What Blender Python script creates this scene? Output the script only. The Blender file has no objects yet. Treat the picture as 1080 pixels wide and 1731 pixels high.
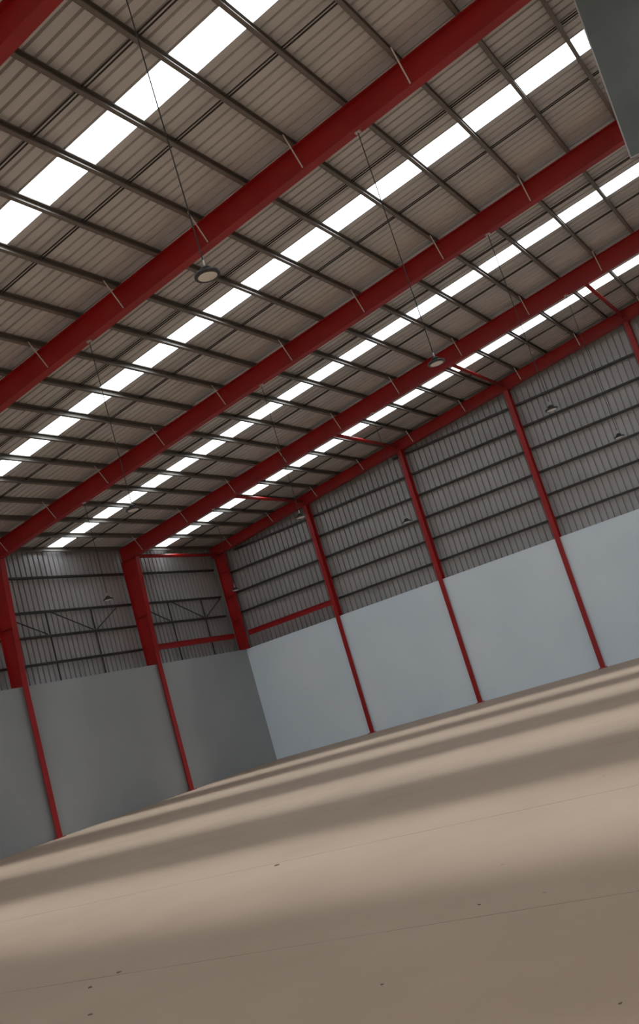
import bpy, math, random
from mathutils import Matrix, Vector
random.seed(7)
S = bpy.context.scene
COL = S.collection

# ------------------------------------------------------------------ camera
FPX = 1592.13                       # focal length in pixels of the 1080x1731 frame
RIGHT = Vector((0.81109, 0.51107, -0.28402)).normalized()
DOWN = Vector((-0.34585, 0.02783, -0.93788)).normalized()
FWD = RIGHT.cross(DOWN).normalized()
if FWD.y < 0: FWD = -FWD
DOWN = FWD.cross(RIGHT).normalized()
cam_d = bpy.data.cameras.new('camera')
cam_d.sensor_fit = 'VERTICAL'; cam_d.sensor_height = 24.0
cam_d.lens = 24.0 * FPX / 1731.0
cam_d.clip_start = 0.05; cam_d.clip_end = 500
cam = bpy.data.objects.new('camera', cam_d); COL.objects.link(cam)
M = Matrix.Identity(4)
for i in range(3):
    M[i][0] = RIGHT[i]; M[i][1] = -DOWN[i]; M[i][2] = -FWD[i]
M[0][3], M[1][3], M[2][3] = 21.900, -31.508, 1.256
cam.matrix_world = M
S.camera = cam

# ------------------------------------------------------------------ world, sun, exposure
world = bpy.data.worlds.new('sky'); S.world = world
world.use_nodes = True
bg = world.node_tree.nodes['Background']
bg.inputs[0].default_value = (0.88, 0.95, 1.0, 1)
bg.inputs[1].default_value = 4.6
sun_d = bpy.data.lights.new('sun', 'SUN')
sun_d.energy = 9.8; sun_d.angle = math.radians(17.5); sun_d.color = (0.92, 0.97, 1.0)
sun = bpy.data.objects.new('sun', sun_d); COL.objects.link(sun)
sun.location = (10, 10, 40)
sun.rotation_euler = (math.radians(-15.8), 0, 0)
S.view_settings.view_transform = 'Standard'
S.view_settings.look = 'None'
S.view_settings.gamma = 1.0
S.view_settings.use_curve_mapping = False
S.view_settings.exposure = 0.0
S.cycles.use_denoising = True
S.cycles.max_bounces = 10
S.cycles.diffuse_bounces = 6
S.cycles.glossy_bounces = 4
S.cycles.transparent_max_bounces = 12
S.cycles.sample_clamp_indirect = 8.0

# ------------------------------------------------------------------ dimensions (metres)
BAY = 6.0
SLO = 0.1014                        # roof slope
RIDGE = 22.15
WALL_H = 4.437                      # top of the plastered lower wall
GSP = 4.429                         # gable column spacing
REAR = -48.0
RX = 2 * RIDGE                      # right-hand wall
GY = -0.61                          # inner face of the gable's lower wall
LX = -0.05                          # inner face of the left lower wall
RIB = 6.0 / 28
def zp(x):                          # underside of the purlins
    if x > RIDGE: x = RX - x
    return 8.768 + (x + 0.471) * SLO
SHEET = 0.16                        # roof sheet above the purlin underside

# ------------------------------------------------------------------ materials
def mat(name, base, rough=0.5, metal=0.0, spec=0.5):
    m = bpy.data.materials.new(name); m.use_nodes = True
    b = m.node_tree.nodes['Principled BSDF']
    b.inputs['Base Color'].default_value = (*base, 1)
    b.inputs['Roughness'].default_value = rough
    b.inputs['Metallic'].default_value = metal
    b.inputs['Specular IOR Level'].default_value = spec
    return m
def vary(m, a, b_, scale, detail=4, stretch=(1, 1, 1), bump=0.0, lo=0.35, hi=0.65):
    nt = m.node_tree; n = nt.nodes; l = nt.links
    bs = n['Principled BSDF']
    tc = n.new('ShaderNodeTexCoord'); mp = n.new('ShaderNodeMapping')
    mp.inputs['Scale'].default_value = stretch
    nz = n.new('ShaderNodeTexNoise'); nz.inputs['Scale'].default_value = scale; nz.inputs['Detail'].default_value = detail
    cr = n.new('ShaderNodeValToRGB')
    cr.color_ramp.elements[0].position = lo; cr.color_ramp.elements[0].color = (*a, 1)
    cr.color_ramp.elements[1].position = hi; cr.color_ramp.elements[1].color = (*b_, 1)
    l.new(tc.outputs['Object'], mp.inputs['Vector']); l.new(mp.outputs[0], nz.inputs['Vector'])
    l.new(nz.outputs['Fac'], cr.inputs[0]); l.new(cr.outputs[0], bs.inputs['Base Color'])
    if bump:
        bp = n.new('ShaderNodeBump'); bp.inputs['Strength'].default_value = bump; bp.inputs['Distance'].default_value = 0.01
        l.new(nz.outputs['Fac'], bp.inputs['Height']); l.new(bp.outputs[0], bs.inputs['Normal'])
    return m
M_RED = vary(mat('red_paint', (0.40, 0.018, 0.016), 0.42), (0.29, 0.0075, 0.0075), (0.36, 0.011, 0.0105), 1.3)
M_ROOF = vary(mat('roof_sheet_metal', (0.5, 0.48, 0.46), 0.45, 0.15), (0.54, 0.53, 0.515), (0.65, 0.635, 0.62), 0.6, 5, (0.3, 2, 1))
M_CLAD = vary(mat('wall_sheet_metal', (0.5, 0.48, 0.47), 0.38, 0.25), (0.35, 0.335, 0.33), (0.41, 0.395, 0.39), 0.5, 5)
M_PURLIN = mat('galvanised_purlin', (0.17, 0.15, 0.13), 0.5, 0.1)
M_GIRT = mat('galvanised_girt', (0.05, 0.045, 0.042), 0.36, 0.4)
M_ROD = mat('dark_rod_and_shadow', (0.035, 0.03, 0.026), 0.5, 0.3)
M_BRACE = mat('galvanised_brace', (0.55, 0.50, 0.48), 0.4, 0.3)
M_WALL = vary(mat('pale_gable_wall', (0.66, 0.72, 0.74), 0.6), (0.69, 0.79, 0.87), (0.76, 0.85, 0.92), 0.35, 3)  # gable lower wall, paler and bluer than the left one
M_WALLG = vary(mat('grey_left_wall', (0.31, 0.325, 0.33), 0.7), (0.29, 0.307, 0.312), (0.33, 0.345, 0.35), 0.35, 3)  # left lower wall, a darker grey than the gable's
M_BLACK = mat('black_lamp_housing', (0.012, 0.012, 0.012), 0.35)
M_LENS = mat('white_lamp_lens', (0.75, 0.72, 0.68), 0.3)
M_WIRE = mat('black_wire', (0.015, 0.013, 0.012), 0.6)
M_BOARD = vary(mat('grey_green_board', (0.17, 0.19, 0.175), 0.6), (0.085, 0.096, 0.089), (0.115, 0.127, 0.119), 1.2, 4)
M_TRIM = mat('pale_metal_trim', (0.34, 0.31, 0.31), 0.5, 0.2)
M_SUB = mat('dark_joint_filler', (0.05, 0.042, 0.035), 0.9)
M_BOLT = mat('zinc_bolt', (0.5, 0.48, 0.46), 0.35, 0.7)

def floor_material():
    m = bpy.data.materials.new('polished_concrete'); m.use_nodes = True
    nt = m.node_tree; n = nt.nodes; l = nt.links; bs = n['Principled BSDF']
    tc = n.new('ShaderNodeTexCoord')
    nz = n.new('ShaderNodeTexNoise'); nz.inputs['Scale'].default_value = 0.55; nz.inputs['Detail'].default_value = 6; nz.inputs['Roughness'].default_value = 0.6
    cr = n.new('ShaderNodeValToRGB')
    cr.color_ramp.elements[0].position = 0.3; cr.color_ramp.elements[0].color = (0.365, 0.254, 0.170, 1)
    cr.color_ramp.elements[1].position = 0.7; cr.color_ramp.elements[1].color = (0.42, 0.298, 0.208, 1)
    l.new(tc.outputs['Object'], nz.inputs['Vector']); l.new(nz.outputs['Fac'], cr.inputs[0])
    # pits and trowel specks
    vo = n.new('ShaderNodeTexVoronoi'); vo.inputs['Scale'].default_value = 2.2; vo.inputs['Randomness'].default_value = 1.0
    l.new(tc.outputs['Object'], vo.inputs['Vector'])
    r2 = n.new('ShaderNodeValToRGB')
    r2.color_ramp.elements[0].position = 0.018; r2.color_ramp.elements[0].color = (0.45, 0.42, 0.4, 1)
    r2.color_ramp.elements[1].position = 0.035; r2.color_ramp.elements[1].color = (1, 1, 1, 1)
    l.new(vo.outputs['Distance'], r2.inputs[0])
    mx = n.new('ShaderNodeMixRGB'); mx.blend_type = 'MULTIPLY'; mx.inputs[0].default_value = 1.0
    l.new(cr.outputs[0], mx.inputs[1]); l.new(r2.outputs[0], mx.inputs[2])
    l.new(mx.outputs[0], bs.inputs['Base Color'])
    bs.inputs['Roughness'].default_value = 0.62
    bs.inputs['Specular IOR Level'].default_value = 0.9
    n2 = n.new('ShaderNodeTexNoise'); n2.inputs['Scale'].default_value = 3.0; n2.inputs['Detail'].default_value = 5
    l.new(tc.outputs['Object'], n2.inputs['Vector'])
    bp = n.new('ShaderNodeBump'); bp.inputs['Strength'].default_value = 0.12; bp.inputs['Distance'].default_value = 0.01
    l.new(n2.outputs['Fac'], bp.inputs['Height']); l.new(bp.outputs[0], bs.inputs['Normal'])
    return m
M_FLOOR = floor_material()

def skylight_material():
    m = bpy.data.materials.new('translucent_skylight_sheet'); m.use_nodes = True
    nt = m.node_tree; n = nt.nodes; l = nt.links
    n.remove(n['Principled BSDF']); out = n['Material Output']
    tr = n.new('ShaderNodeBsdfTransparent'); tr.inputs[0].default_value = (0.97, 0.98, 0.98, 1)
    tl = n.new('ShaderNodeBsdfTranslucent'); tl.inputs[0].default_value = (0.9, 0.92, 0.92, 1)
    mx = n.new('ShaderNodeMixShader'); mx.inputs[0].default_value = 0.08
    l.new(tr.outputs[0], mx.inputs[1]); l.new(tl.outputs[0], mx.inputs[2]); l.new(mx.outputs[0], out.inputs[0])
    return m
M_SKY = skylight_material()

# ------------------------------------------------------------------ mesh helpers
class MB:
    def __init__(self): self.v = []; self.f = []
    def hexa(self, p):                 # eight corners: 4 bottom, 4 top, same winding
        o = len(self.v); self.v += [tuple(q) for q in p]
        self.f += [tuple(o + i for i in q) for q in ((3, 2, 1, 0), (4, 5, 6, 7), (0, 1, 5, 4), (1, 2, 6, 5), (2, 3, 7, 6), (3, 0, 4, 7))]
        return self
    def box(self, x0, x1, y0, y1, z0, z1):
        return self.hexa([(x0, y0, z0), (x1, y0, z0), (x1, y1, z0), (x0, y1, z0), (x0, y0, z1), (x1, y0, z1), (x1, y1, z1), (x0, y1, z1)])
    def bar(self, a, b, w, h=None, up=(0, 0, 1)):   # rectangular bar from a to b
        a = Vector(a); b = Vector(b); h = h or w; d = (b - a).normalized()
        s = d.cross(Vector(up))
        if s.length < 1e-4: s = d.cross(Vector((1, 0, 0)))
        s.normalize(); u = s.cross(d).normalized(); s *= w / 2; u *= h / 2
        return self.hexa([a - s - u, a + s - u, a + s + u, a - s + u, b - s - u, b + s - u, b + s + u, b - s + u])
    def tube(self, a, b, r, n=8):
        a = Vector(a); b = Vector(b); d = (b - a).normalized()
        s = d.cross(Vector((0, 0, 1)))
        if s.length < 1e-4: s = Vector((1, 0, 0))
        s.normalize(); u = s.cross(d)
        o = len(self.v)
        for p in (a, b):
            for i in range(n):
                t = 2 * math.pi * i / n
                self.v.append(tuple(p + s * (r * math.cos(t)) + u * (r * math.sin(t))))
        for i in range(n):
            j = (i + 1) % n; self.f.append((o + i, o + j, o + n + j, o + n + i))
        self.f.append(tuple(o + n - 1 - i for i in range(n))); self.f.append(tuple(o + n + i for i in range(n)))
        return self
    def lathe(self, prof, c=(0, 0, 0), n=28):       # (radius, z) rings
        o = len(self.v)
        for r, z in prof:
            for i in range(n):
                t = 2 * math.pi * i / n
                self.v.append((c[0] + r * math.cos(t), c[1] + r * math.sin(t), c[2] + z))
        for k in range(len(prof) - 1):
            for i in range(n):
                j = (i + 1) % n
                self.f.append((o + k * n + i, o + k * n + j, o + (k + 1) * n + j, o + (k + 1) * n + i))
        self.f.append(tuple(o + n - 1 - i for i in range(n)))
        q = o + (len(prof) - 1) * n; self.f.append(tuple(q + i for i in range(n)))
        return self
    def mesh(self, name):
        me = bpy.data.meshes.new(name); me.from_pydata(self.v, [], self.f); me.update(); return me
    def build(self, name, m, parent=None, smooth=False, loc=None):
        return put(name, self.mesh(name), m, parent, smooth, loc)
def put(name, me, m, parent=None, smooth=False, loc=None):
    if m is not None and not me.materials: me.materials.append(m)
    o = bpy.data.objects.new(name, me); COL.objects.link(o)
    if parent is not None: o.parent = parent
    if loc is not None: o.location = loc
    if smooth:
        for p in me.polygons: p.use_smooth = True
    return o
def tag(o, label, cat, group=None):
    o['label'] = label; o['category'] = cat
    if group: o['group'] = group
    return o
def thing(name, label, cat, loc, group=None):
    o = bpy.data.objects.new(name, None); COL.objects.link(o); o.location = loc
    o.empty_display_size = 0.2
    return tag(o, label, cat, group)
def structure(o, label=None):
    o['kind'] = 'structure'
    if label: o['label'] = label
    return o
ORD = ['first', 'second', 'third', 'fourth', 'fifth', 'sixth', 'seventh', 'eighth', 'ninth', 'tenth', 'eleventh', 'twelfth',
       'thirteenth', 'fourteenth', 'fifteenth', 'sixteenth', 'seventeenth', 'eighteenth', 'nineteenth', 'twentieth', 'twenty-first']

def i_section(mb, top, bot, y, width=0.2, web=0.012, ft=0.016):
    """welded I-section lying in the plane y: web between two polylines of (x, z), a flange along each"""
    for i in range(len(top) - 1):
        (ax, az), (bx, bz) = top[i], top[i + 1]; (cx, cz), (dx, dz) = bot[i], bot[i + 1]
        h = web / 2
        mb.hexa([(cx, y - h, cz), (dx, y - h, dz), (dx, y + h, dz), (cx, y + h, cz), (ax, y - h, az), (bx, y - h, bz), (bx, y + h, bz), (ax, y + h, az)])
    for line, other in ((top, bot), (bot, top)):
        for i in range(len(line) - 1):
            a = Vector((line[i][0], line[i][1])); b = Vector((line[i + 1][0], line[i + 1][1]))
            d = (b - a).normalized(); nrm = Vector((-d.y, d.x))
            mid = Vector((other[i][0], other[i][1])) - a
            if nrm.dot(mid) > 0: nrm = -nrm                 # flange grows outwards
            q = [a, b, b + nrm * ft, a + nrm * ft]; w = width / 2
            mb.hexa([(p.x, y - w, p.y) for p in q] + [(p.x, y + w, p.y) for p in q])
    return mb

# corrugated sheet: pans with narrow upstanding ribs; u runs across the ribs, v along them
def profile(nribs, rib=RIB, depth=0.052):
    pts = []
    for k in range(nribs):
        b = k * rib
        pts += [(b, 0), (b + rib * 0.75, 0), (b + rib * 0.80, depth), (b + rib * 0.95, depth)]
    pts.append((nribs * rib, 0))
    return pts
def grid_strip(rowA, rowB):
    n = len(rowA)
    return rowA + rowB, [(i, i + 1, n + i + 1, n + i) for i in range(n - 1)]

# ------------------------------------------------------------------ floor
fl = structure(MB().box(-0.5, RX + 0.5, REAR, 0, -0.40, -0.02).build('floor', M_SUB))
def slab_edge(y, x0, x1, n, amp):
    return [(x0 + (x1 - x0) * i / n, y + random.uniform(-amp, amp), 0.0) for i in range(n + 1)]
JOINTS = [-0.0 - 2.97 * k for k in range(17)]
for k in range(16):
    a, b = JOINTS[k], JOINTS[k + 1]
    if k == 15: b = REAR
    n = 90
    g = 0.0035
    ra = slab_edge(a - g, -0.5, RX + 0.5, n, 0.0022); rb = slab_edge(b + g, -0.5, RX + 0.5, n, 0.0022)
    v, f = grid_strip(rb, ra)
    o = len(v)
    v += [(x, y, -0.03) for x, y, z in rb] + [(x, y, -0.03) for x, y, z in ra]
    N = n + 1
    f += [(i + 1, i, o + i, o + i + 1) for i in range(n)]
    f += [(N + i, N + i + 1, o + N + i + 1, o + N + i) for i in range(n)]
    me = bpy.data.meshes.new('floor_slab'); me.from_pydata(v, [], f); me.update()
    put('floor_slab', me, M_FLOOR, fl)

# ------------------------------------------------------------------ walls
wl = structure(MB().box(-0.43, LX, REAR, GY, 0, WALL_H).build('wall_left', M_WALLG))
wb = structure(MB().box(-0.43, RX + 0.43, GY, -0.43, 0, WALL_H).build('wall_back', M_WALL))
wr = structure(MB().box(RX + 0.05, RX + 0.43, REAR, GY, 0, 8.95).build('wall_right', M_CLAD))
mb = MB()
DOOR = (14.0, 30.0, 5.6)
ztop = zp(RIDGE) + 0.2
def gable_piece(mb, x0, x1, z0, y0, y1):
    a, b = zp(x0) + SHEET, zp(x1) + SHEET
    mb.hexa([(x0, y0, z0), (x1, y0, z0), (x1, y1, z0), (x0, y1, z0), (x0, y0, a), (x1, y0, b), (x1, y1, b), (x0, y1, a)])
gable_piece(mb, -0.6, DOOR[0], 0, REAR - 0.2, REAR)
gable_piece(mb, DOOR[0], RIDGE, DOOR[2], REAR - 0.2, REAR)
gable_piece(mb, RIDGE, DOOR[1], DOOR[2], REAR - 0.2, REAR)
gable_piece(mb, DOOR[1], RX + 0.6, 0, REAR - 0.2, REAR)
wf = structure(mb.build('wall_front', M_CLAD))

structure(MB().box(-12, RX + 12, REAR - 40, REAR - 0.2, -0.4, -0.03).build('ground', M_FLOOR))

# left wall cladding above the plastered wall: vertical ribbed sheets
CLX = -0.62
pr = profile(5)
ztopL = zp(CLX) + SHEET + 0.01
rowA = [(CLX - d, u, WALL_H - 0.06) for u, d in pr]; rowB = [(CLX - d, u, ztopL) for u, d in pr]
v, f = grid_strip(rowA, rowB)
me_cl = bpy.data.meshes.new('cladding_sheet'); me_cl.from_pydata(v, [], f); me_cl.update()
y = -0.25 - 5 * RIB
while y > REAR - 0.5:
    put('cladding_sheet', me_cl, M_CLAD, wl, loc=(0, y, 0)); y -= 5 * RIB
# flashing closing the ledge between plaster and cladding
MB().box(CLX - 0.03, -0.40, REAR, -0.3, WALL_H - 0.10, WALL_H - 0.03).build('ledge_flashing', M_CLAD, wl)
# gable cladding
CGY = -0.28
x = -0.62
while x < RX + 0.6:
    A = []; Bq = []
    for u, d in pr:
        xx = x + u
        A.append((xx, CGY + d, WALL_H - 0.06)); Bq.append((xx, CGY + d, zp(min(max(xx, -0.7), RX + 0.7)) + SHEET + 0.03))
    v, f = grid_strip(A, Bq)
    me = bpy.data.meshes.new('cladding_sheet'); me.from_pydata(v, [], f); me.update()
    put('cladding_sheet', me, M_CLAD, wb); x += 5 * RIB
MB().box(-0.62, RX + 0.6, -0.45, CGY + 0.05, WALL_H - 0.10, WALL_H - 0.03).build('ledge_flashing', M_CLAD, wb)

MB().box(-0.70, -0.60, -0.36, -0.22, WALL_H - 0.06, 8.93).build('corner_flashing', M_CLAD, wb)

# ------------------------------------------------------------------ roof
STRIPS = [-3.616] + [-(k + 0.5) * BAY for k in range(1, 8)]
SW = 3 * RIB
EAVE = -0.78
def roof_rows(pts, x0, x1):
    return ([(x0, u, zp(x0) + SHEET + d) for u, d in pts], [(x1, u, zp(x1) + SHEET + d) for u, d in pts])
ce = structure(MB().hexa([(RIDGE - 0.35, REAR, zp(RIDGE - .35) + .21), (RIDGE, REAR, zp(RIDGE) + .21), (RIDGE, 0, zp(RIDGE) + .21), (RIDGE - 0.35, 0, zp(RIDGE - .35) + .21),
                          (RIDGE - 0.35, REAR, zp(RIDGE - .35) + .23), (RIDGE, REAR, zp(RIDGE) + .23), (RIDGE, 0, zp(RIDGE) + .23), (RIDGE - 0.35, 0, zp(RIDGE - .35) + .23)])
               .hexa([(RIDGE, REAR, zp(RIDGE) + .21), (RIDGE + .35, REAR, zp(RIDGE - .35) + .21), (RIDGE + .35, 0, zp(RIDGE - .35) + .21), (RIDGE, 0, zp(RIDGE) + .21),
                      (RIDGE, REAR, zp(RIDGE) + .23), (RIDGE + .35, REAR, zp(RIDGE - .35) + .23), (RIDGE + .35, 0, zp(RIDGE - .35) + .23), (RIDGE, 0, zp(RIDGE) + .23)])
               .build('ceiling', M_ROOF))
def sheet_mesh(name, nr, m):
    a, b = roof_rows(profile(nr), EAVE, RIDGE)
    v, f = grid_strip(a, b)
    me = bpy.data.meshes.new(name); me.from_pydata(v, [], f); me.update(); me.materials.append(m); return me
me_sheet = sheet_mesh('roof_sheet', 5, M_ROOF)
a, b = roof_rows(profile(3), EAVE, RIDGE)
v, f = grid_strip(a, b)
me_sky = bpy.data.meshes.new('skylight_panel'); me_sky.from_pydata(v, [], f); me_sky.update(); me_sky.materials.append(M_SKY)
def roof_run(y0, y1):                 # opaque sheets covering y0 (near gable) .. y1
    n = max(1, round((y0 - y1) / (5 * RIB))); w = (y0 - y1) / n
    for k in range(n):
        for side in (0, 1):
            o = put('roof_sheet', me_sheet, M_ROOF, ce)
            o.scale = (1, w / (5 * RIB), 1)
            o.location = (0, y0 - (k + 1) * w, 0)
            if side: o.rotation_euler = (0, 0, math.pi); o.location = (RX, y0 - k * w, 0)
edge = 0.05
for yc in STRIPS:
    roof_run(edge, yc + SW / 2)
    for side in (0, 1):
        o = put('skylight_panel', me_sky, M_SKY, ce); o.location = (0, yc - SW / 2, 0); o['label'] = 'white translucent skylight sheet'
        if side: o.rotation_euler = (0, 0, math.pi); o.location = (RX, yc + SW / 2, 0)
    edge = yc - SW / 2
roof_run(edge, REAR - 0.2)
# sky portals over the skylights guide the daylight sampling (they emit nothing themselves)
def portal(loc, sx, sy, rot):
    d = bpy.data.lights.new('skylight_portal', 'AREA'); d.shape = 'RECTANGLE'; d.size = sx; d.size_y = sy
    d.cycles.is_portal = True
    o = bpy.data.objects.new('skylight_portal', d); COL.objects.link(o); o.location = loc; o.rotation_euler = rot
L = (RIDGE - EAVE) / math.cos(math.atan(SLO))
for yc in STRIPS:
    for side in (0, 1):
        xm = (EAVE + RIDGE) / 2
        portal((xm if not side else RX - xm, yc, zp(xm) + SHEET + 0.06), L, SW, (0, -math.atan(SLO) if not side else math.atan(SLO), 0))
portal(((DOOR[0] + DOOR[1]) / 2, REAR - 0.1, DOOR[2] / 2), DOOR[1] - DOOR[0], DOOR[2], (math.radians(90), 0, 0))

# ------------------------------------------------------------------ main portal frames
FRAMES = [-6.0, -12.0, -18.0, -23.78]
FLAB = ['red steel portal frame nearest the gable wall, its column beside the wall corner',
        'red steel portal frame second from the gable wall, its column at the left edge',
        'large red rafter frame third from the gable wall, crossing above the round hanging lamp',
        'nearest red rafter frame, only a piece showing in the upper left corner']
def drop(x):                          # depth of the rafter's lower edge under the purlins
    pts = [(-0.5, 0.52), (1.0, 0.50), (3.0, 0.48), (RIDGE, 0.47)]
    for (a, c), (b, d) in zip(pts, pts[1:]):
        if x <= b: return c + (d - c) * (x - a) / (b - a)
    return 0.47
XS = [0.32, 1.0, 2.5, 4.5, 6.0, 7.5, 9.5, 12.0, 17.0, RIDGE]
ft = 0.016
def rafter_mb(y, mirror=False):
    xs = [-0.43] + XS
    top = [(x, zp(x) - ft - 0.002) for x in xs]
    bot = [(x, zp(x) - drop(x)) for x in xs]
    if mirror:
        top = [(RX - x, z) for x, z in reversed(top)]; bot = [(RX - x, z) for x, z in reversed(bot)]
    return i_section(MB(), top, bot, y, 0.2, 0.012, ft)
def column_mb(y, mirror=False):
    zk = zp(0.32) - drop(0.32) - 0.04
    zs = [0.02, WALL_H - 0.05, zk]
    outer = [(-0.41, z) for z in zs]; inner = [(0.06, zs[0]), (0.06, zs[1]), (0.28, zk)]
    if mirror:
        outer = [(RX - x, z) for x, z in outer]; inner = [(RX - x, z) for x, z in inner]
    return i_section(MB(), outer, inner, y, 0.2, 0.012, ft)
for fi, fy in enumerate(FRAMES):
    t = thing('portal_frame', FLAB[fi], 'steel frame', (0, fy, 0), 'red steel frames carrying the roof')
    c = column_mb(0).build('column', M_RED, t)
    MB().box(-0.42, 0.16, -0.15, 0.15, 0.0, 0.02).build('base_plate', M_RED, c)
    # stiffener plates at the knee
    zk = zp(0.32) - drop(0.32)
    for z in (6.2, zk - 0.05):
        xi = 0.06 + 0.22 * max(0, (z - WALL_H)) / (zk - WALL_H) - 0.02
        MB().box(-0.40, xi, -0.095, -0.006, z, z + 0.012).build('stiffener', M_RED, c)
    r = rafter_mb(0).build('rafter', M_RED, t)
    rafter_mb(0, True).build('rafter', M_RED, t); column_mb(0, True).build('column', M_RED, t)
    for k in range(1, 20, 2):          # thin flange braces down from every other purlin
        x = -0.471 + 1.105 * k + 0.052
        mb = MB().bar((x, -0.46, zp(x) + 0.04), (x, -0.085, zp(x) - drop(x) + 0.02), 0.024, 0.006)
        mb.build('flange_brace', M_BRACE, r)

# gable rafter and columns
GRY = -0.66
gr = thing('gable_rafter', 'red steel rafter running up along the top of the far gable wall', 'rafter', (0, GRY, 0))
xs = [-0.45, 4, 9, 13, 18, RIDGE]
i_section(MB(), [(x, zp(x) - .02) for x in xs], [(x, zp(x) - .38) for x in xs], 0, 0.18, 0.012, ft).build('beam', M_RED, gr)
xs = [0.2, 4, 9, 13, 18, RIDGE]
i_section(MB(), [(RX - x, zp(x) - .02) for x in reversed(xs)], [(RX - x, zp(x) - .38) for x in reversed(xs)], 0, 0.18, 0.012, ft).build('beam', M_RED, gr)
for k in range(1, 20, 2):
    x = -0.471 + 1.105 * k + 0.052
    MB().bar((x, -0.42, zp(x) + 0.04), (x, -0.08, zp(x) - 0.34), 0.03, 0.006).build('flange_brace', M_BRACE, gr)
cc = thing('corner_column', 'short red steel column standing on the wall in the hall corner', 'column', (0, GRY, WALL_H))
i_section(MB(), [(-0.26, 0.015), (-0.26, zp(0) - .42 - WALL_H)], [(0.10, 0.015), (0.20, zp(0) - .42 - WALL_H)], 0, 0.2, 0.012, ft).build('shaft', M_RED, cc)
MB().box(-0.30, 0.14, -0.12, 0.12, 0, 0.015).build('base_plate', M_RED, cc)
for k in range(3):
    z = 1.2 + 1.0 * k
    MB().box(-0.25, 0.08, -0.09, -0.006, z, z + 0.012).build('stiffener', M_RED, cc)
GL = ['slim red gable column nearest the hall corner', 'slim red gable column in the middle of the three visible on the back wall',
      'slim red gable column furthest right with its foot in view', 'red gable column whose head just shows at the right edge']
def gable_col(k):
    x = GSP * k; ztop = zp(x) - 0.40
    t = thing('gable_column', GL[k - 1], 'column', (x, 0, 0), 'red columns along the gable wall')
    mb = MB()
    y0, y1 = -0.69, -0.44
    mb.box(-0.006, 0.006, y0, y1, 0.02, ztop)
    mb.box(-0.085, 0.085, y0 - 0.014, y0, 0.02, ztop); mb.box(-0.085, 0.085, y1, y1 + 0.010, 0.02, ztop)
    mb.build('shaft', M_RED, t)
    MB().box(-0.13, 0.13, -0.80, GY - 0.002, 0, 0.02).build('base_plate', M_RED, t)
    MB().box(-0.16, 0.16, y0 - 0.02, y1, ztop, ztop + 0.012).build('cap_plate', M_RED, t)
    for z in GZ:
        if z < zp(x) - 0.5:
            MB().box(-0.10, 0.10, -0.435, -0.425, z - 0.07, z + 0.07).build('girt_cleat', M_RED, t)
GZ = [5.10, 5.93, 6.75, 7.60, 8.42, 9.22]
for k in range(1, 5): gable_col(k)

# ------------------------------------------------------------------ purlins: cold-formed C sections open up the slope
def purlin_mb(y0, y1, d=0.155, fl=0.07, th=0.006):
    mb = MB()
    mb.box(-fl / 2, -fl / 2 + th, y0, y1, 0, d)
    mb.box(-fl / 2, fl / 2, y0, y1, 0, th); mb.box(-fl / 2, fl / 2, y0, y1, d - th, d)
    mb.box(fl / 2 - th, fl / 2, y0, y1, th, 0.024); mb.box(fl / 2 - th, fl / 2, y0, y1, d - 0.024, d - th)
    return mb
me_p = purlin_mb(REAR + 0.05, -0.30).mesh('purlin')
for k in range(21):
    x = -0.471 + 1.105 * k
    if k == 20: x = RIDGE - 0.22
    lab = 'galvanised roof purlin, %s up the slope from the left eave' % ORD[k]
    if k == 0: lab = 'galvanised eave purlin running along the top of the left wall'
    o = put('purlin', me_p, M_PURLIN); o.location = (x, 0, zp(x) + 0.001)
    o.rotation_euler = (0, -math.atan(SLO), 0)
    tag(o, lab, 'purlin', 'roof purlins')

# sag rods at the third points of each bay
BAYN = ['next to the gable', 'second from the gable', 'third from the gable', 'fourth from the gable', 'nearest the camera']
PX = [-0.471 + 1.105 * k for k in range(20)] + [RIDGE - 0.22]
for bi in range(5):
    yc = STRIPS[bi]
    off = 1.02
    for s in (1, -1):
        lab = 'dark sag rods with shadow bars, %s side of the skylight %s' % ('far' if s > 0 else 'near', BAYN[bi])
        t = thing('sag_rod_line', lab, 'sag rods', (0, yc + s * off, 8.8), 'sag rods between purlins')
        for k in range(20):
            x0, x1 = PX[k] + 0.04, PX[k + 1] - 0.035
            z0, z1 = zp(x0) + 0.075 - 8.8, zp(x1) + 0.075 - 8.8
            mb = MB().bar((x0, -0.032, z0), (x1, -0.032, z1), 0.018).bar((x0, 0.032, z0), (x1, 0.032, z1), 0.018)  # one rod, plus a second dark bar modelling its shadow
            mb.build('sag_rod_and_shadow', M_ROD, t)

# ------------------------------------------------------------------ red struts of the end bay
SL = ['lowest', 'second lowest', 'third', 'uppermost visible']
for k in range(1, 5):
    x = GSP * k; z = zp(x) - 0.22
    t = thing('roof_strut', 'red roof strut meeting the %s gable column, the %s of the row' % (ORD[k - 1], SL[k - 1]), 'strut', (x, -0.75, z), 'red struts of the end bay')
    MB().tube((0, 0, 0), (0, -5.14, 0), 0.057, 12).build('tube', M_RED, t, True)
    for yy in (-0.006, -5.14):
        MB().box(-0.10, 0.10, yy - 0.006, yy + 0.006, -0.10, 0.10).build('end_plate', M_RED, t)
t = thing('eave_strut', 'red tube strut under the eave between the corner column and first frame', 'strut', (0.0, -0.78, 8.40))
MB().tube((0, 0, 0), (0, -5.08, 0), 0.07, 12).build('tube', M_RED, t, True)
MB().box(-0.10, 0.10, -5.10, -5.08, -0.12, 0.12).build('end_plate', M_RED, t)
t = thing('tie_beam', 'red tie beam low on the left wall between corner column and first frame', 'beam', (-0.30, -0.80, 5.07))
i_section(MB(), [(-0.06, 0.07), (0.06, 0.07)], [(-0.06, -0.07), (0.06, -0.07)], 0, 0.01)
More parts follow.
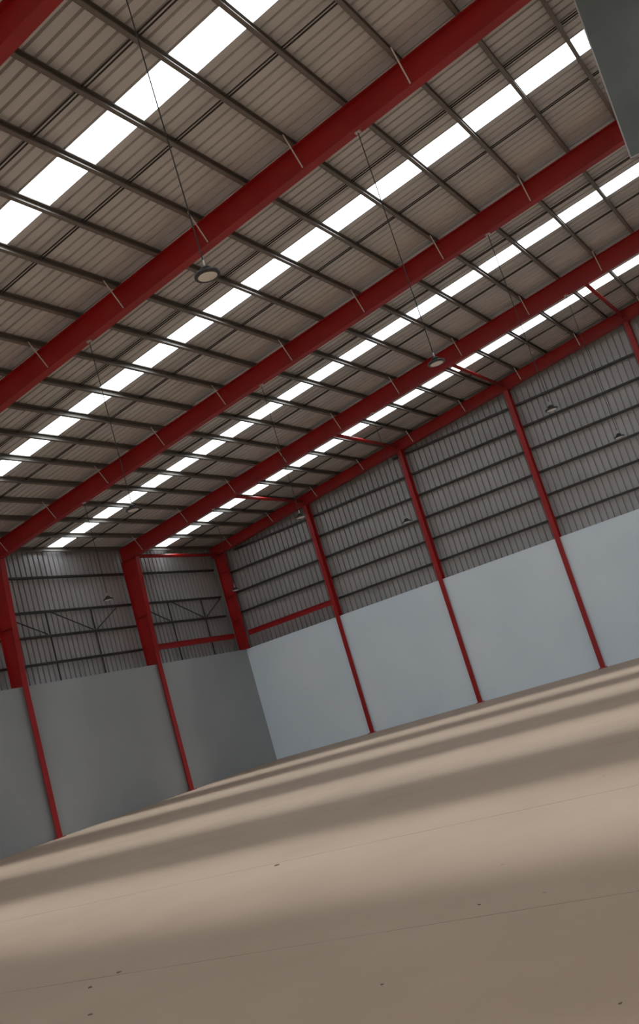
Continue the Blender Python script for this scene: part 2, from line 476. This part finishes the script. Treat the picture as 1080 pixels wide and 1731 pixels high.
mb = MB(); mb.box(-0.005, 0.005, -5.08, 0, -0.09, 0.09); mb.box(-0.06, 0.06, -5.08, 0, 0.09, 0.10); mb.box(-0.06, 0.06, -5.08, 0, -0.10, -0.09)
mb.build('beam', M_RED, t)
MB().box(-0.10, 0.10, -5.10, -5.08, -0.12, 0.12).build('end_plate', M_RED, t)
t = thing('tie_beam', 'red tie beam low on the gable wall between corner column and first gable column', 'beam', (0.24, -0.56, 5.03))
mb = MB(); mb.box(0, 4.10, -0.005, 0.005, -0.09, 0.09); mb.box(0, 4.10, -0.06, 0.06, 0.09, 0.10); mb.box(0, 4.10, -0.06, 0.06, -0.10, -0.09)
mb.build('beam', M_RED, t)
MB().box(4.10, 4.12, -0.08, 0.08, -0.12, 0.12).build('end_plate', M_RED, t)

# ------------------------------------------------------------------ girts
def girt_parts(mb, a0, a1, axis):
    h, d, th = 0.07, 0.09, 0.005
    def bx(lo, hi, z0, z1):
        if axis == 'x': mb.box(a0, a1, lo, hi, z0, z1)
        else: mb.box(-hi, -lo, a0, a1, z0, z1)
    bx(0, th, -h / 2, h / 2); bx(0, d, h / 2 - th, h / 2); bx(0, d, -h / 2, -h / 2 + th); bx(d - th, d, -h / 2, -h / 2 + 0.02); bx(d - th, d, h / 2 - 0.02, h / 2)
    return mb
for i, z in enumerate(GZ):
    x0 = max(-0.4, (z + 0.45 - 8.768) / SLO - 0.471)
    if x0 > 17: continue
    lab = 'dark steel girt on the gable cladding, %s above the grey wall' % ORD[i]
    t = thing('wall_girt', lab, 'girt', (0, -0.415, z), 'girts of the gable wall')
    if i == 0: x0 = GSP + 0.12
    cuts = [x0] + [GSP * k for k in range(1, 6) if GSP * k > x0 + 0.5] + [RIDGE]
    cuts = sorted(set(min(c, RX - x0) for c in cuts))
    for a, b in zip(cuts, cuts[1:]):
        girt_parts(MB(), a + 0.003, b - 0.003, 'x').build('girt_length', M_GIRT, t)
LZ = [5.10, 5.96, 6.76, 7.90]
for i, z in enumerate(LZ):
    t = thing('wall_girt', 'dark steel girt on the left wall cladding, %s above the grey wall' % ORD[i], 'girt', (-0.48, 0, z), 'girts of the left wall')
    ys = [-0.70, -6, -12, -18, -23.78]
    for a, b in zip(ys, ys[1:]):
        if i == 0 and a > -1: continue
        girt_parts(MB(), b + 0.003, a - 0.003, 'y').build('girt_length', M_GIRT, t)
# vertical ties and diagonals between the left wall girts
for bi, (nm, base) in enumerate((('corner bay', 0.0), ('second bay from the corner', -6.0))):
    for j, yo in enumerate((-2.05, -4.05)):
        t = thing('girt_tie', 'dark vertical tie rods on left wall, %s, %s the gable' % (nm, 'nearer to' if j == 0 else 'further from'), 'tie rods', (-0.50, base + yo, WALL_H), 'vertical girt ties of the left wall')
        zs = [WALL_H - 0.03, LZ[0], LZ[1], LZ[2]]
        for a, b in zip(zs, zs[1:]):
            MB().bar((0, 0, a + 0.051 - WALL_H if a > WALL_H else 0.0), (0, 0, b - 0.051 - WALL_H), 0.035).build('tie_rod', M_GIRT, t)
    dg = [((-5.75, LZ[2] - .06), (-4.15, LZ[1] + .06)), ((-3.75, LZ[2] - .06), (-2.15, LZ[1] + .06)), ((-0.8, LZ[2] - .06), (-1.95, LZ[1] + .06))]
    nm2 = ['starting at the frame column', 'between its two ties', 'nearest the gable']
    for q, (a, b) in enumerate(dg):
        o = MB().bar((0, a[0] - b[0], a[1] - b[1]), (0, 0, 0), 0.03).build('diagonal_rod', M_GIRT, None, loc=(-0.505, base + b[0], b[1]))
        tag(o, 'diagonal rod on left wall, %s, %s' % (nm, nm2[q]), 'brace rod', 'diagonal rods of the left wall')

# ------------------------------------------------------------------ hanging lamps
LAMPZ = 5.84
def lamp(x, y, label, LAMPZ=LAMPZ):
    t = thing('hanging_lamp', label, 'lamp', (x, y, LAMPZ), 'round lamps hung from the rafters')
    R = 0.14
    MB().lathe([(R * 0.74, 0.0), (R * 0.97, 0.002), (R, 0.008), (R, 0.026), (R * 0.95, 0.034), (R * 0.6, 0.045), (R * 0.56, 0.047)]).build('housing', M_BLACK, t)
    MB().lathe([(R * 0.52, 0.047), (R * 0.55, 0.052), (R * 0.55, 0.060), (R * 0.42, 0.064), (R * 0.42, 0.070), (R * 0.50, 0.073), (R * 0.50, 0.080), (R * 0.40, 0.084), (R * 0.38, 0.10), (R * 0.16, 0.12)]).build('heat_sink', M_BLACK, t)
    MB().lathe([(R * 0.2, -0.004), (R * 0.70, -0.003), (R * 0.735, -0.0005)]).build('lens', M_LENS, t)
    MB().tube((0, 0, 0.12), (0, 0, 0.19), 0.010, 8).build('hook', M_BOLT, t)
    top = zp(x) - drop(x) - ft - LAMPZ
    MB().box(-0.05, 0.05, -0.03, 0.03, top - 0.035, top - 0.002).build('mount_clamp', M_BRACE, t)
    MB().tube((0, 0, 0.19), (0, 0, top - 0.035), 0.008, 6).build('wire', M_WIRE, t)
lamp(17.20, -23.78, 'round black-rimmed lamp with pale lens hanging nearest the camera', 5.82)
lamp(17.25, -18, 'small hanging lamp silhouetted against the farthest skylight near the first frame')
lamp(17.25, -12, 'small lamp hanging before the gable cladding right of the third gable column')
lamp(17.25, -6, 'tiny lamp hanging before the gable cladding close to the right edge')
lamp(10.65, -18, 'small lamp hanging at the lower end of the second skylight from the gable')
lamp(10.65, -12, 'tiny lamp hanging beside the head of the first gable column')
lamp(10.65, -6, 'tiny lamp hanging beside the middle gable column')
lamp(4.0, -12, 'tiny lamp hanging before the left wall cladding between two red columns')
lamp(4.0, -6, 'tiny lamp hanging in front of the red corner column')

# ------------------------------------------------------------------ hanging board under the ridge, upper right
t = thing('bulkhead_board', 'dull grey-green board hanging under the ridge in the upper right corner', 'board', (RIDGE, -18.16, 7.20))
t.rotation_euler = (0, math.radians(2.0), 0)          # it hangs a little askew
BX0, BX1 = 20.93 - RIDGE, 1.20
MB().box(BX0 + 0.018, BX1 - 0.018, -0.03, 0.03, 0.018, 3.20).build('panel', M_BOARD, t)
MB().box(BX0, BX0 + 0.018, -0.032, 0.032, 0, 3.22).build('edge_trim', M_TRIM, t)
MB().box(BX1 - 0.018, BX1, -0.032, 0.032, 0, 3.22).build('edge_trim', M_TRIM, t)
MB().box(BX0 + 0.018, BX1 - 0.018, -0.032, 0.032, 0, 0.018).build('edge_trim', M_TRIM, t)
for xx in (-0.9, 0.9):
    MB().bar((xx, 0.045, 2.6), (xx, 0.045, 3.72), 0.05, 0.02).build('hanger', M_BRACE, t)

# ------------------------------------------------------------------ small raised chips standing in for pits in the floor
M_CHIP = vary(mat('dark_pit_chip', (0.09, 0.07, 0.055), 0.9), (0.10, 0.075, 0.055), (0.16, 0.12, 0.09), 40)
def chip(x, y, r, rot, label):
    rnd = random.Random(int(x * 1000)); mb = MB(); n = 9
    base = [1 + rnd.uniform(-0.28, 0.28) for _ in range(n)]
    rings = ((0.85, 0.0), (1.0, 0.25), (0.7, 0.5), (0.3, 0.62))
    for k, (s, h) in enumerate(rings):
        for i in range(n):
            a = 2 * math.pi * i / n
            mb.v.append((r * s * base[i] * 1.5 * math.cos(a), r * s * base[i] * math.sin(a), r * h * (1 + 0.15 * rnd.uniform(-1, 1) * (k > 0))))
    for k in range(3):
        for i in range(n):
            j = (i + 1) % n; mb.f.append((k * n + i, k * n + j, (k + 1) * n + j, (k + 1) * n + i))
    mb.f.append(tuple(range(n - 1, -1, -1))); mb.f.append(tuple(3 * n + i for i in range(n)))
    o = mb.build('floor_pit_chip', M_CHIP, None, loc=(x, y, 0.0)); o.rotation_euler = (0, 0, rot)
    tag(o, label, 'debris', 'raised chips for floor pits')
chip(16.758, -26.68, 0.0110, 0.5, 'dark chip on the floor joint near the lower left edge')
chip(16.736, -26.925, 0.0121, 0.7, 'dark chip just in front of the floor joint at lower left')
chip(17.284, -27.455, 0.0099, 0.2, 'lowest dark chip on the floor at lower left')
chip(16.169, -23.90, 0.0165, 0.4, 'small chip on the bright floor band left of centre')
chip(19.399, -26.498, 0.0077, 0.1, 'tiny dark speck on the floor behind the near joint, right of centre')
chip(19.340, -27.582, 0.0060, 0.0, 'tiny dark speck on the near floor at bottom centre')
chip(20.604, -28.088, 0.0055, 0.9, 'tiny dark speck on the floor in the lower right corner')
